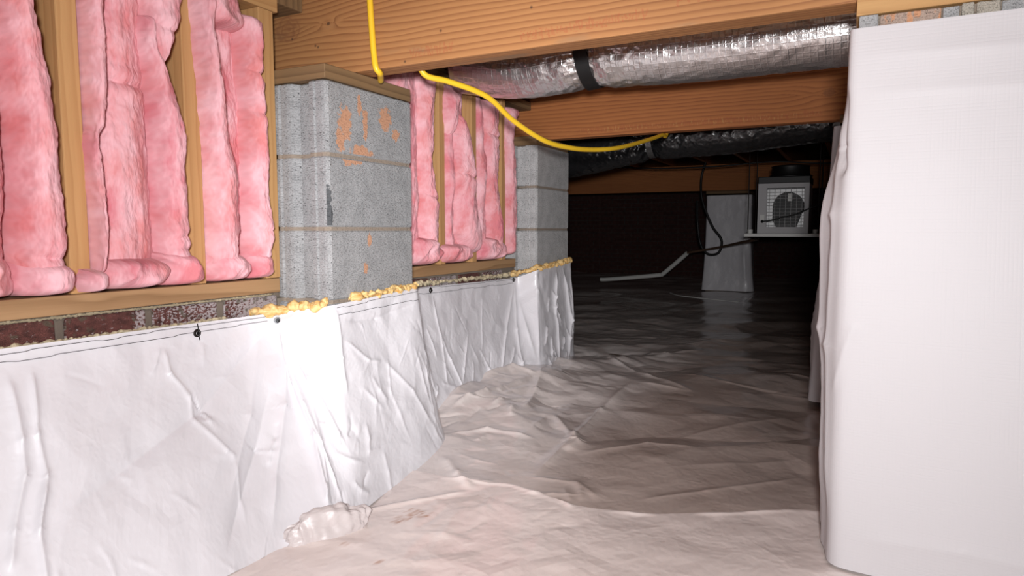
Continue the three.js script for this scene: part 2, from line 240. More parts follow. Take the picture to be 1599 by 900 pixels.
{
  const w = new THREE.Group(); w.name = 'wall_left'; struct(w, 'brick foundation under a framed wall'); scene.add(w);
  mesh('foundation', new THREE.BoxGeometry(0.2, 0.49, 5.1), M.mortar, w).position.set(-1.575, 0.245, -0.71);
  mesh('mortar_bed', new THREE.BoxGeometry(0.1, 0.0155, 5.08), M.mortar, w).position.set(-1.503, 0.4975, -0.71);
  mesh('sheathing', boardGeo(-1.618, 0.49, -3.22, -1.602, 1.405, 1.8, W.treated), W.treated.mat, w);
  const spans = [[-1.355, -1.178, 3], [-1.156, -0.981, 2], [-0.963, -0.787, 1], [-0.768, -0.575, 0], [-0.556, -0.37, 4], [-2.10, -1.92, 4], [-2.30, -2.12, 3], [-2.50, -2.32, 0], [-2.70, -2.52, 2]];
  spans.forEach(([z0, z1, m], i) => mesh('brick', brickGeo(-1.51, 0.440, z0, -1.447, 0.499, z1, i * 3.3), BM[m], w));
  for (const [z0, z1] of [[-1.178, -1.156], [-0.981, -0.963], [-0.787, -0.768], [-0.575, -0.556], [-2.12, -2.10], [-2.32, -2.30], [-2.52, -2.50]]) mesh('mortar_joint', brickGeo(-1.505, 0.436, z0 - 0.002, -1.4515, 0.499, z1 + 0.002, z0 * 7), M.mortar, w);
  // lumps of pale foam between plate and brick
  mesh('trim_foam', beadGeo([[-1.446, 0.503, -0.4], [-1.446, 0.5025, -0.9], [-1.446, 0.502, -1.345]], 0.0026, 500, 4, 1.1), M.foamPale ?? M.foam, w);
  mesh('trim_foam', beadGeo([[-1.444, 0.452, -0.4], [-1.444, 0.453, -0.8], [-1.442, 0.453, -1.18]], 0.0055, 500, 9, 1.3), M.foamPale ?? M.foam, w);
  mesh('trim_foam', beadGeo([[-1.444, 0.485, -1.79], [-1.444, 0.48, -2.2], [-1.442, 0.472, -2.80]], 0.008, 500, 14, 1.3), M.foamPale ?? M.foam, w);
}
function beadGeo(pts, r, seg, seed, rough = 1) {
  const g = tubeGeo(pts, r, seg, 18), p = g.attributes.position, n = g.attributes.normal;
  for (let i = 0; i < p.count; i++) { const x = p.getX(i), y = p.getY(i), z = p.getZ(i), f = 0.35 / r; let k = 0.9 * (Math.abs(n3(x * f + seed, y * f, z * f)) * 1.6 - 0.45) + 0.5 * (Math.abs(n3(x * f * 2.3, y * f * 2.3 + seed, z * f * 2.3)) - 0.2) + 0.35 * n3(x * f * 0.3, y * f * 0.3, z * f * 0.3 + seed); k *= rough * r; const u = g.attributes.uv.getX(i); k -= r * (1.05 - 1.05 * sstep(0, 0.02, u) * sstep(0, 0.02, 1 - u)); p.setXYZ(i, x + n.getX(i) * k, y + n.getY(i) * k, z + n.getZ(i) * k); }
  g.computeVertexNormals(); return g;
}
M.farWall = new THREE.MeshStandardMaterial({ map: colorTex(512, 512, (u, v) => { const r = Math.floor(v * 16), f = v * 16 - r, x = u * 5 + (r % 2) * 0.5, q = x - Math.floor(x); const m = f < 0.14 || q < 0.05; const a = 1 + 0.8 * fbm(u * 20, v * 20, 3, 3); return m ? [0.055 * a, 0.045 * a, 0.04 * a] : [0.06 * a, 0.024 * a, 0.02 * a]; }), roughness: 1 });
M.polyFar = new THREE.MeshStandardMaterial({ color: new THREE.Color(0.3, 0.3, 0.31), roughness: 0.4, bumpMap: crumpleBump, bumpScale: 0.02 });
function wallBox(name, x0, z0, x1, z1, y1, mat, label, y0 = -0.02) { const g = new THREE.BoxGeometry(x1 - x0, y1 - y0, z1 - z0); const o = mesh(name, boxUV(g, x1 - x0 > z1 - z0 ? 0 : 2, 1.05, 1.05), mat); o.position.set((x0 + x1) / 2, (y0 + y1) / 2, (z0 + z1) / 2); struct(o, label); return o; }
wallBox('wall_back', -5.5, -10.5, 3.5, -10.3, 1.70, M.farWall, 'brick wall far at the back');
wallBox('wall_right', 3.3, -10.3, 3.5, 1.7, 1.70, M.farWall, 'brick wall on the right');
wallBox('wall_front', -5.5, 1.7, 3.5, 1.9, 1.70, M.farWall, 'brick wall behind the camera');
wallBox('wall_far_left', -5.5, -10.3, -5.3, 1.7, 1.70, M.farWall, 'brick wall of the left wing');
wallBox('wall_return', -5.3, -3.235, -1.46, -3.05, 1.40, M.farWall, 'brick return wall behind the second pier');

// ---------- framing ----------
board('bottom_plate', [-1.529, 0.507, -1.36, -1.44, 0.547, 1.2], W.plate, 'pale pine bottom plate lying on the brick row left of the first block pier', 'board');
board('bottom_plate', [-1.529, 0.507, -2.815, -1.44, 0.547, -1.775], W.plate, 'short brown bottom plate between the two block piers', 'board');
board('top_plate', [-1.529, 1.275, -1.38, -1.44, 1.313, 1.2], W.stud, 'pine top plate above the pink insulation left of the first pier', 'board');
board('top_plate', [-1.529, 1.262, -2.98, -1.44, 1.300, -1.60], W.treated, 'brown top plate above the insulation between the two piers', 'board');
board('wood_block', [-1.598, 1.307, -1.486, -1.452, 1.405, -1.39], W.treated, 'grey brown wood block at the upper left end of the near beam', 'block');
const studs = [[-0.84, -0.798, 'pine stud left of the widest insulation bay, its upper half bare'], [-1.122, -1.078, 'pine stud with two knots, second from the first block pier'], [-1.362, -1.312, 'pine stud right beside the first block pier'], [-0.545, -0.502, 'pine stud at the left edge of the photo, behind pink insulation']];
for (const [z0, z1, l] of studs) board('wall_stud', [-1.529, 0.548, z0, -1.44, 1.274, z1], W.stud, l, 'stud');
const studs2 = [[-2.185, -2.147, 'narrow pale stud between the piers, nearest to the first pier'], [-2.425, -2.387, 'middle stud of the three between the piers'], [-2.682, -2.644, 'stud between the piers closest to the second pier']];
for (const [z0, z1, l] of studs2) board('wall_stud', [-1.529, 0.548, z0, -1.424, 1.261, z1], W.stud, l, 'stud');
function beam(label, x0, x1, y0, y1, z0, z1, w, plies, ou, ov) {
  const g = thing('wood_beam', label, 'beam', [0, 0, 0]); const t = (z1 - z0) / plies;
  for (let k = 0; k < plies; k++) { const zb = z1 - k * t; mesh('ply', boardGeo(x0, y0 + k * 0.002, zb - t + 0.0015, x1, y1, zb, w, 0.003, k ? undefined : ou, k ? undefined : ov), w.mat, g); }
  return g;
}
beam('thick honey-coloured wood beam across the top, resting on the first block pier', -1.598, 0.9, 1.12, 1.406, -1.57, -1.49, W.beam, 2, 1.6, -1.12);
beam('reddish wood beam behind the foil duct, resting on the second block pier', -1.545, 0.9, 1.12, 1.406, -3.08, -3.0, W.beam2, 2, 1.545, -1.12);
beam('dim brown beam far back above the distant wrapped pier', -5.2, 3.2, 1.12, 1.406, -7.73, -7.65, W.beam2, 2);
board('plate_block', [-1.46, 1.081, -1.745, -1.262, 1.119, -1.365], W.treated, 'weathered wood plate between the first block pier and the near beam', 'board');
board('plate_block', [-1.47, 1.075, -3.21, -1.34, 1.118, -2.83], W.treated, 'weathered wood plate between the second block pier and the reddish beam', 'board');
board('plate_block', [-0.02, 1.086, -1.86, 0.42, 1.119, -1.462], W.stud, 'yellowish wood plate on top of the big wrapped pier', 'board');
board('plate_block', [-0.08, 1.086, -3.24, 0.33, 1.119, -2.86], W.treated, 'wood plate on the half-hidden wrapped pier under the reddish beam', 'board');
board('plate_block', [-1.54, 1.086, -8.12, -1.08, 1.119, -7.72], W.treated, 'wood plate on the distant wrapped pier', 'board');

// ---------- block piers ----------
function blockGeo(x0, x1, zn, zf, y0, y1, e = 0.004) { // plan: near end with a shallow sash channel and a groove, long face on +x
  const d = x1 - x0, pl = [[x1, zf + e], [x1, zn - 0.012], [x1 - 0.006, zn - 0.002], [x1 - 0.014, zn], [x1 - 0.032, zn], [x1 - 0.035, zn - 0.005], [x1 - 0.040, zn - 0.005], [x1 - 0.043, zn], [x1 - 0.058, zn - 0.001], [x1 - 0.066, zn - 0.024], [x1 - 0.116, zn - 0.026], [x1 - 0.130, zn - 0.004], [x1 - 0.140, zn - 0.001], [x1 - 0.158, zn], [x1 - 0.162, zn - 0.006], [x1 - 0.168, zn - 0.006], [x1 - 0.172, zn], [x0, zn], [x0, zf], [x1 - e, zf]];
  const ring = (y, k) => { const cx = (x0 + x1) / 2, cz = (zn + zf) / 2; return pl.map(([x, z]) => [x + (cx - x) * k / d * 2, y, z + (cz - z) * k / (zn - zf) * 2]); };
  const rings = [ring(y0, e), ring(y0 + e, 0), ring(y1 - e, 0), ring(y1, e)], P = [];
  const tri = (a, b, c) => P.push(...a, ...b, ...c), n = pl.length;
  for (let r = 0; r < 3; r++) for (let i = 0; i < n; i++) { const j = (i + 1) % n, A = rings[r][i], B = rings[r][j], C = rings[r + 1][i], D = rings[r + 1][j]; tri(A, C, B); tri(B, C, D); }
  const sh = THREE.ShapeUtils.triangulateShape(pl.map(p => new THREE.Vector2(p[0], p[1])), []);
  for (const f of sh) { tri(...f.map(k => rings[3][k])); tri(...[f[0], f[2], f[1]].map(k => rings[0][k])); }
  const g = new THREE.BufferGeometry(); g.setAttribute('position', new THREE.Float32BufferAttribute(P, 3)); g.computeVertexNormals();
  // make the faces look outward
  const p = g.attributes.position, nn = g.attributes.normal, uv = new Float32Array(p.count * 2);
  for (let i = 0; i < p.count; i++) { const ax = Math.abs(nn.getX(i)), ay = Math.abs(nn.getY(i)), az = Math.abs(nn.getZ(i)); if (ax > ay && ax >= az && p.getX(i) > x1 - 0.009) { uv[2 * i] = (zn - p.getZ(i)) / 0.8; uv[2 * i + 1] = (p.getY(i) - y0) / 0.2; } else if (az + ax > ay) { uv[2 * i] = 0.72 + (p.getX(i) - x1 - 0.02) / 0.9; uv[2 * i + 1] = (p.getY(i) - y0) / 0.2; } else { uv[2 * i] = 0.75 + p.getX(i) / 8; uv[2 * i + 1] = p.getZ(i) / 0.2; } }
  g.setAttribute('uv', new THREE.BufferAttribute(uv, 2)); return g;
}
function pier(label, x0, x1, zn, zf, mats) {
  const g = thing('block_pier', label, 'pier', [0, 0, 0]);
  for (let k = 0; k < 5; k++) { const y1 = 1.078 - k * 0.1995, y0 = y1 - 0.189; mesh('block', blockGeo(x0, x1, zn, zf, Math.max(0, y0), y1), mats[Math.min(k, 2)], g); if (k < 4 && y0 > 0.05) { const m = blockGeo(x0 + 0.005, x1 - 0.004, zn - 0.004, zf + 0.004, y0 - 0.0115, y0 + 0.001, 0.001); mesh('mortar_joint', m, M.mortar, g); } }
  mesh('footing', new THREE.BoxGeometry(x1 - x0, 0.085, zn - zf - 0.01), M.mortar, g).position.set((x0 + x1) / 2, 0.04, (zn + zf) / 2);
  return g;
}
pier('grey concrete block pier with orange clay stains, nearest to the pink insulation', -1.449, -1.262, -1.365, -1.745, [M.concTop, M.concMid, M.conc]);
pier('smaller-looking grey concrete block pier beyond the second insulation stretch', -1.449, -1.338, -2.83, -3.215, [M.conc2, M.conc2, M.conc2]);

// ---------- pink insulation ----------
const PK = 0.5;
function lobeGeo(xf, rows, seed, o = {}) {
  const y1 = Math.max(rows[0][0], rows[rows.length - 1][0]), y0 = Math.min(rows[0][0], rows[rows.length - 1][0]), back = o.back ?? -1.528, bulge = o.bulge ?? 0.022, sy = o.flat ? 3.2 : 8;
  let wmax = 0; for (const r of rows) wmax = Math.max(wmax, Math.abs(r[2] - r[1])); const nu = Math.max(22, Math.round(wmax * 1.35 / 0.0032)), nv = Math.max(20, Math.round((y1 - y0) / 0.0036));
  const pos = (i, j) => {
    const a = i / (nu - 1), b = j / (nv - 1), s = 2 * a - 1; let y = lerp(y0, y1, b);
    const zl = interp(rows, y, 1), zr = interp(rows, y, 2), w = Math.abs(zr - zl), k = Math.pow(Math.max(0, 1 - Math.pow(Math.abs(s), 3.6)), 0.5), e = Math.pow(Math.max(0, 1 - Math.pow(Math.abs(2 * b - 1), o.endp ?? 40)), 0.5);
    const th = (xf - back) + bulge * (1 - s * s) * (0.5 + clamp(w / 0.12));
    let z = lerp(zl, zr, a) + (o.flat ? 0.016 * fbm(y * 22, s + seed * 3, 2, 2) : 0) + 0.006 * fbm(y * 14 + seed, s * 2, seed, 3) + 0.003 * n3(y * 60, s * 5, seed);
    const zz = z;
    const xd = (o.deep ?? 0) * sstep(0.75, 1.05, y); let d = -xd + (o.flat ? 0.026 * (ridged(y * 9 + seed, zz * 13 + y * 6, seed, 2) - 0.3) : 0) + 0.030 * fbm(y * 5 + seed, zz * 11, seed, 3) + 0.007 * (ridged(y * (o.flat ? 16 : 6), zz * (o.flat ? 12 : 26), seed + 3, 3) - 0.35) + 0.0026 * ridged(y * 18, zz * 55, seed, 2) + 0.0016 * n3(y * 80, zz * 190, seed);
    for (const [cy, slope, amp] of o.folds ?? []) { const q = Math.abs(y - cy - slope * (zz - (zl + zr) / 2) + 0.006 * n3(zz * 40, cy * 9, 2)); d -= amp * Math.exp(-q / 0.006); d += amp * 0.45 * Math.exp(-Math.pow((q - 0.02) / 0.014, 2)); }
    const x = back + Math.max(0.004, th + d) * k * e;
    return [x, y, z];
  };
  return gridGeo(nu, nv, pos, (i, j) => { const p = pos(i, j); return [(p[2] + seed * 0.13) / PK, (p[1] + seed * 0.31) / PK]; });
}
function batt(label, lobes, name = 'insulation_batt', group) {
  const g = thing(name, label, 'insulation', [0, 0, 0], group); lobes.forEach(([xf, rows, seed, o]) => mesh('fold', lobeGeo(xf, rows, seed, o), M.pink, g)); return g;
}
batt('leftmost pink fibreglass batt, split by a long vertical crease', [
  [-1.415, [[1.272, -0.5, -0.692], [0.975, -0.5, -0.694], [0.841, -0.5, -0.702], [0.749, -0.5, -0.7], [0.585, -0.5, -0.697]], 1.1, { bulge: 0.03 }],
  [-1.405, [[1.272, -0.687, -0.735], [1.10, -0.687, -0.748], [1.039, -0.686, -0.761], [0.971, -0.691, -0.773], [0.876, -0.698, -0.781], [0.754, -0.699, -0.783], [0.674, -0.697, -0.784], [0.585, -0.694, -0.777]], 2.3, { bulge: 0.026, folds: [[0.625, 0.1, 0.01]] }]]);
batt('wide pink fibreglass batt of the middle bay with folded flanges on both sides', [
  [-1.462, [[1.272, -0.865, -1.01], [1.028, -0.858, -1.01], [0.904, -0.850, -1.012], [0.765, -0.843, -1.012], [0.585, -0.840, -1.01]], 4.1, { bulge: 0.030, deep: 0.018, folds: [[1.0, 0.1, 0.012]] }],
  [-1.408, [[1.272, -0.842, -0.887], [1.072, -0.842, -0.883], [1.007, -0.842, -0.875], [0.942, -0.842, -0.871], [0.897, -0.842, -0.863], [0.875, -0.838, -0.851], [0.857, -0.836, -0.847], [0.818, -0.838, -0.852], [0.76, -0.839, -0.856], [0.68, -0.841, -0.853], [0.58, -0.842, -0.848]], 3.7, { bulge: 0.018, back: -1.50 }],
  [-1.408, [[1.16, -0.965, -0.985], [1.09, -0.964, -0.995], [1.038, -0.972, -1.021], [0.984, -0.978, -1.043], [0.914, -0.983, -1.057], [0.769, -0.985, -1.062], [0.65, -0.983, -1.060], [0.585, -0.980, -1.073]], 5.3, { bulge: 0.024, folds: [[0.665, -0.4, 0.008], [0.64, 0.3, 0.008]] }],
  [-1.40, [[1.272, -0.960, -1.074], [1.16, -0.968, -1.060], [1.123, -0.976, -1.037], [1.088, -0.986, -1.024], [1.045, -0.996, -1.008]], 6.2, { bulge: 0.014, endp: 14, folds: [[1.13, 0.4, 0.006]] }]]);
batt('pink fibreglass batt just left of the first block pier with a deep middle hollow', [
  [-1.475, [[1.272, -1.15, -1.30], [1.104, -1.16, -1.30], [0.944, -1.17, -1.30], [0.78, -1.18, -1.30], [0.585, -1.20, -1.30]], 7.9, { bulge: 0.008 }],
  [-1.405, [[1.25, -1.094, -1.148], [1.135, -1.102, -1.139], [1.003, -1.112, -1.157], [0.929, -1.114, -1.176], [0.807, -1.116, -1.206], [0.696, -1.118, -1.207], [0.585, -1.120, -1.195]], 8.4, { bulge: 0.022 }],
  [-1.416, [[1.24, -1.225, -1.301], [1.175, -1.238, -1.299], [1.095, -1.244, -1.296], [1.03, -1.248, -1.297], [0.915, -1.248, -1.307], [0.782, -1.246, -1.311], [0.663, -1.241, -1.311], [0.585, -1.241, -1.303]], 9.6, { bulge: 0.022, folds: [[1.09, 0.5, 0.009], [0.985, 0.2, 0.008], [0.68, 0.1, 0.006]] }],
  [-1.41, [[1.272, -1.085, -1.265], [1.235, -1.09, -1.268], [1.21, -1.115, -1.268], [1.185, -1.14, -1.25]], 10.2, { bulge: 0.01, endp: 10, flat: true }]]);
const TW = { endp: 4.5, flat: true, bulge: 0.020, back: -1.51 };
batt('rolled pink insulation lump at the far left on the bottom plate', [[-1.405, [[0.632, -0.5, -0.701], [0.597, -0.5, -0.706], [0.549, -0.5, -0.699]], 1.9, TW]], 'insulation_roll');
batt('rolled pink insulation lump left of the foot of the bare stud', [[-1.395, [[0.622, -0.698, -0.774], [0.593, -0.694, -0.797], [0.549, -0.695, -0.789]], 2.9, TW]], 'insulation_roll');
batt('small pink insulation tuft right at the foot of the bare stud', [[-1.40, [[0.602, -0.815, -0.842], [0.578, -0.80, -0.849], [0.549, -0.805, -0.846]], 3.9, TW]], 'insulation_roll');
batt('long pink insulation roll below the widest batt', [[-1.40, [[0.622, -0.855, -0.987], [0.589, -0.843, -1.012], [0.549, -0.853, -1.0]], 4.9, TW], [-1.39, [[0.634, -0.974, -1.045], [0.591, -0.978, -1.085], [0.549, -0.99, -1.098]], 5.9, TW]], 'insulation_roll');
batt('pink insulation roll right of the knotty stud', [[-1.398, [[0.630, -1.118, -1.198], [0.591, -1.112, -1.241], [0.549, -1.116, -1.236]], 6.9, TW]], 'insulation_roll');
batt('small pink insulation lump touching the first block pier', [[-1.405, [[0.622, -1.243, -1.302], [0.586, -1.244, -1.313], [0.549, -1.244, -1.308]], 7.4, TW]], 'insulation_roll');
batt('pink batt between the piers hugging the first block pier', [
  [-1.425, [[1.260, -1.80, -2.09], [1.20, -1.82, -2.07], [1.156, -1.88, -2.045], [1.043, -1.90, -2.02], [0.818, -1.90, -2.02], [0.575, -1.90, -2.03]], 11.2, { bulge: 0.01 }],
  [-1.405, [[1.255, -1.97, -2.10], [1.048, -1.982, -2.073], [0.912, -1.991, -2.07], [0.774, -2.0, -2.098], [0.58, -1.997, -2.12]], 12.3, { bulge: 0.022, folds: [[0.80, 0.5, 0.01]] }]]);
batt('pink batt with a curled top in the middle between the piers', [
  [-1.442, [[1.258, -2.18, -2.39], [0.926, -2.18, -2.39], [0.575, -2.18, -2.39]], 14.4, { bulge: 0.006 }],
  [-1.425, [[1.20, -2.183, -2.217], [1.071, -2.181, -2.233], [0.926, -2.175, -2.245], [0.779, -2.183, -2.245], [0.58, -2.186, -2.24]], 13.1, { bulge: 0.016 }],
  [-1.40, [[1.240, -2.18, -2.205], [1.188, -2.165, -2.262], [1.128, -2.165, -2.255], [1.068, -2.182, -2.222], [1.025, -2.187, -2.203]], 15.6, { bulge: 0.018, endp: 6 }],
  [-1.402, [[1.153, -2.24, -2.277], [1.032, -2.215, -2.335], [0.907, -2.210, -2.352], [0.782, -2.235, -2.386], [0.68, -2.243, -2.412], [0.575, -2.31, -2.418]], 16.8, { bulge: 0.026, folds: [[0.895, 0.3, 0.01]], endp: 14 }]]);
batt('pink batt between the middle stud and the stud nearest the second pier', [
  [-1.43, [[1.25, -2.415, -2.48], [0.974, -2.422, -2.505], [0.761, -2.426, -2.515], [0.58, -2.43, -2.514]], 17.3, { bulge: 0.014 }],
  [-1.408, [[1.235, -2.447, -2.575], [1.113, -2.456, -2.563], [0.899, -2.47, -2.578], [0.652, -2.487, -2.60], [0.575, -2.498, -2.60]], 18.7, { bulge: 0.022, folds: [[1.08, 0.3, 0.008]] }],
  [-1.44, [[1.25, -2.56, -2.65], [0.575, -2.58, -2.65]], 19.1, { bulge: 0.006 }]]);
batt('narrow pink batt tucked against the second block pier', [[-1.418, [[1.24, -2.66, -2.79], [1.09, -2.66, -2.74], [0.852, -2.675, -2.76], [0.564, -2.67, -2.78]], 20.4, { bulge: 0.02 }]]);
batt('loose pink insulation lump at the foot of the first stud between the piers', [[-1.40, [[0.660, -1.955, -2.056], [0.598, -1.931, -2.169], [0.549, -1.942, -2.114]], 21.9, TW]], 'insulation_roll');
batt('loose pink insulation lump at the foot of the middle stud between the piers', [[-1.40, [[0.630, -2.124, -2.342], [0.584, -2.115, -2.378], [0.549, -2.141, -2.341]], 22.9, TW]], 'insulation_roll');
batt('loose pink insulation lump on the short plate next to the second pier', [[-1.405, [[0.655, -2.446, -2.582], [0.597, -2.413, -2.685], [0.549, -2.423, -2.65]], 23.9, TW]], 'insulation_roll');

// ---------- wall sheet ----------
const WT = [[-1.428, .455, .5], [-1.428, .457, -.67], [-1.428, .453, -1.25], [-1.428, .452, -1.335], [-1.25, .478, -1.35], [-1.25, .497, -1.757], [-1.425, .475, -1.775], [-1.425, .462, -2.45], [-1.425, .457, -2.80], [-1.325, .495, -2.815], [-1.325, .513, -3.235], [-1.5, .513, -3.25], [-2.4, .513, -3.25]];
const WB = [[-1.12, 0, .5], [-1.10, 0, -.55], [-1.075, 0, -1.02], [-1.0, 0, -1.085], [-1.045, 0, -1.225], [-1.13, 0, -1.755], [-1.28, 0, -1.87], [-1.30, 0, -2.35], [-1.26, 0, -2.52], [-1.22, 0, -2.70], [-1.28, 0, -3.22], [-1.5, 0, -3.30], [-2.4, 0, -3.32]];
const wall = new Drape(WT, WB, 0.0035, 170, { height: 0.58 }); wall.sign = -1;
{
  const F = wall.field, H = wall.H, c = (pts, a, w, st) => F.crease(pts.map(([s, t]) => [s, t * H]), a * 0.85, w * 0.75, st);
  F.each((s, v) => { const a = s + 0.04 * n3(s * 5, v * 5, 1), b = v + 0.04 * n3(s * 5, v * 5, 6); return 0.010 * fbm(s * 3, v * 3, 1, 2) + 0.006 * tri(a * 7 + b, b * 4, 3) + 0.0022 * tri(a * 17, b * 13, 5); });
  c([[1.165, .094], [1.172, .36], [1.172, .478], [1.142, .635], [1.127, .75]], 0.012, 0.008, 0.3); c([[1.209, .08], [1.202, .352], [1.209, .503], [1.172, .70]], 0.012, 0.007); c([[1.209, .503], [1.18, .66], [1.18, .95]], 0.012, 0.008, 0.3);
  c([[1.478, .088], [1.463, .17], [1.448, .22]], 0.006, 0.005); c([[1.486, .1], [1.493, .226], [1.538, .346], [1.545, .447], [1.613, .61], [1.642, .648]], 0.009, 0.006); c([[1.635, .62], [1.642, .9]], 0.007, 0.006); c([[1.545, .447], [1.60, .48]], 0.005, 0.005); c([[1.59, .1], [1.585, .24]], 0.005, 0.01);
  c([[1.829, .05], [1.85, .40], [1.874, .642], [1.845, .95]], 0.018, 0.012, 0.3); c([[1.84, .06], [1.875, .5], [1.92, .97]], 0.016, 0.009); c([[1.836, .06], [1.911, .377], [2.008, .761]], 0.012, 0.010); c([[1.844, .2], [1.80, .5], [1.70, .97]], 0.016, 0.02); c([[1.829, .06], [1.568, .415], [1.209, .654]], -0.016, 0.045); c([[1.777, .377], [1.71, .635], [1.568, .95]], -0.014, 0.03); c([[1.78, .1], [1.70, .5], [1.60, .8]], 0.008, 0.02);
  c([[2.036, .006], [2.031, .296], [2.04, .5]], 0.010, 0.006); c([[2.09, .459], [2.172, .642]], 0.006, 0.006); c([[1.904, .472], [1.896, .679], [1.859, .9]], 0.012, 0.008); c([[1.934, .717], [2.06, .83]], 0.007, 0.006); c([[2.05, .2], [2.14, .35], [2.2, .38]], 0.007, 0.006); c([[2.06, .1], [2.2, .13], [2.4, .1]], -0.008, 0.012);
  c([[2.21, .371], [2.30, .6], [2.36, .85]], 0.006, 0.007); c([[2.35, .3], [2.38, .8]], 0.005, 0.006); c([[2.2, .45], [2.25, .9]], 0.004, 0.006); c([[2.605, .05], [2.56, .9]], -0.01, 0.02);
  c([[2.92, .03], [2.904, .478], [2.852, .811]], 0.008, 0.006); c([[2.904, .35], [2.94, .6], [2.994, .912]], 0.009, 0.007); c([[2.80, .1], [2.72, .9]], 0.012, 0.02, 0.3); c([[3.60, .02], [3.58, .5], [3.62, .8], [3.673, .97]], 0.016, 0.012); c([[3.60, .02], [3.48, .5], [3.367, .9]], 0.012, 0.012); c([[3.15, .4], [2.971, .85]], 0.009, 0.008); c([[3.3, .1], [3.22, .7]], 0.006, 0.008); c([[3.718, .2], [3.70, .912]], 0.014, 0.010); c([[3.62, .164], [3.695, .843]], 0.012, 0.01); c([[3.949, .03], [3.889, .39], [3.897, .95]], 0.018, 0.011, 0.4); c([[4.031, .03], [4.084, .572], [4.0, .98]], 0.02, 0.012); c([[4.12, .05], [4.13, .9]], 0.014, 0.01);
  F.random(16, 31, [3.72, 0.08, 4.1, 0.5], 0.008, 0.008, 0.13, 1.5, 1.2);
  F.random(34, 3, [0.9, 0.05, 2.6, 0.55], 0.0022, 0.004, 0.09, 1.2, 2.4); F.random(20, 5, [1.75, 0.3, 2.1, 0.56], 0.005, 0.006, 0.08, 1.5, 2); F.random(30, 8, [2.62, 0.05, 4.2, 0.5], 0.0035, 0.006, 0.12, 1.4, 1.4); F.random(30, 9, [2.65, 0.4, 3.9, 0.58], 0.008, 0.010, 0.09, 0.3, 2.5); F.random(24, 19, [2.1, 0.1, 2.6, 0.5], 0.003, 0.005, 0.16, 1.45, 0.5);
}
const wallSheet = thing('wall_sheet', 'white plastic sheet hung over the left wall and the feet of both block piers', 'plastic sheet');
mesh('sheet', wall.geo(), M.polyWall, wallSheet);
{ // hem lines of the taped top edge
  const line = (s0, s1, t0, t1, n = 60) => { const pts = []; for (let k = 0; k <= n; k++) { const s = lerp(s0, s1, k / n), p = wall.point(s, lerp(t0, t1, k / n) + 0.006 * n3(s * 9, 2, t0 * 50)); pts.push([p[0] + 0.0020, p[1], p[2] + 0.0012]); } return tubeGeo(pts, 0.00065, n * 2, 5); };
  for (const a of [[0.9, 1.80, .025, .012], [0.9, 1.80, .065, .045], [2.04, 2.41, .02, .025], [2.04, 2.41, .06, .075], [2.63, 3.58, .012, .01], [2.63, 3.58, .05, .05]]) mesh('hem_line', line(...a), M.darkSteel, wallSheet);
}
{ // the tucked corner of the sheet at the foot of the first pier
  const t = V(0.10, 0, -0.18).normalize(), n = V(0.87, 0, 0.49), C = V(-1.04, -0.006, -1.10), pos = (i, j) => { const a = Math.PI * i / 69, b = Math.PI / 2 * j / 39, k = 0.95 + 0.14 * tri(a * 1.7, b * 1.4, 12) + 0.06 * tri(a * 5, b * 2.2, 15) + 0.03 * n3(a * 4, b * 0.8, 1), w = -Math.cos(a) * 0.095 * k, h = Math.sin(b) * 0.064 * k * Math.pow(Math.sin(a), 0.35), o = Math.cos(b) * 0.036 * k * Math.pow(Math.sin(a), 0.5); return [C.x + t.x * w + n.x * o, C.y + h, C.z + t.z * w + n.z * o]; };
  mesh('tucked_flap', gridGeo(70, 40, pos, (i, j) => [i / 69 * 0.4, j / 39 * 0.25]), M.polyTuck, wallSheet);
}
function fastener(label, s, t, kind, tilt = 0) {
  const p = wall.point(s, t), g = thing('sheet_fastener', label, 'fastener', [p[0] + 0.003, p[1], p[2]]); g.rotation.set(0, tilt, 0);
  const w = new THREE.CylinderGeometry(0.0085, 0.0105, 0.003, 24); w.rotateZ(-Math.PI / 2); mesh('washer', w, kind === 'grey' ? M.washer : M.darkSteel, g).position.x = 0.0005;
  const r = new THREE.TorusGeometry(0.005, 0.0012, 8, 20); r.rotateY(Math.PI / 2); mesh('collar', r, kind === 'grey' ? M.darkSteel : M.steel, g).position.x = 0.0025;
  const n = new THREE.CylinderGeometry(0.0028, 0.0028, 0.006, 12); n.rotateZ(Math.PI / 2); mesh('pin_head', n, M.black, g).position.x = 0.004;
  if (kind === 'tail') { mesh('wire_tail', tubeGeo([[0.003, 0.024, 0.002], [0.004, 0.008, 0.0], [0.004, -0.008, -0.001], [0.004, -0.017, -0.003]], 0.0012, 20, 6), M.black, g); }
  return g;
}
fastener('dark round fastener with a wire tail on the sheet under the brick row', 1.575, .055, 'tail');
fastener('grey washer fastener at the left edge of the first pier', 1.829, .045, 'grey', -0.5);
fastener('dark fastener on the sheet just right of the first pier', 2.90, .03, 'dark');
fastener('small dark fastener on the sheet just left of the second pier', 3.585, .02, 'dark');

// ---------- spray foam ----------
function foam(label, pts, r, seed) { tag(mesh('spray_foam', beadGeo(pts, r, 420, seed, 1.15), M.foam), label, 'spray foam'); }
foam('yellow foam bead along the narrow end of the first pier', [[-1.44, .462, -1.25], [-1.42, .458, -1.33], [-1.36, .47, -1.352], [-1.30, .478, -1.35], [-1.262, .485, -1.352]], 0.0125, 3);
foam('lumpy yellow foam bead along the long foot of the first pier', [[-1.258, .489, -1.44], [-1.256, .495, -1.55], [-1.256, .502, -1.66], [-1.256, .506, -1.755]], 0.0135, 7);
foam('yellow foam bead along the foot of the second pier', [[-1.43, .475, -2.74], [-1.40, .485, -2.815], [-1.34, .50, -2.818], [-1.328, .51, -2.95], [-1.328, .52, -3.12], [-1.33, .524, -3.23]], 0.013, 11);

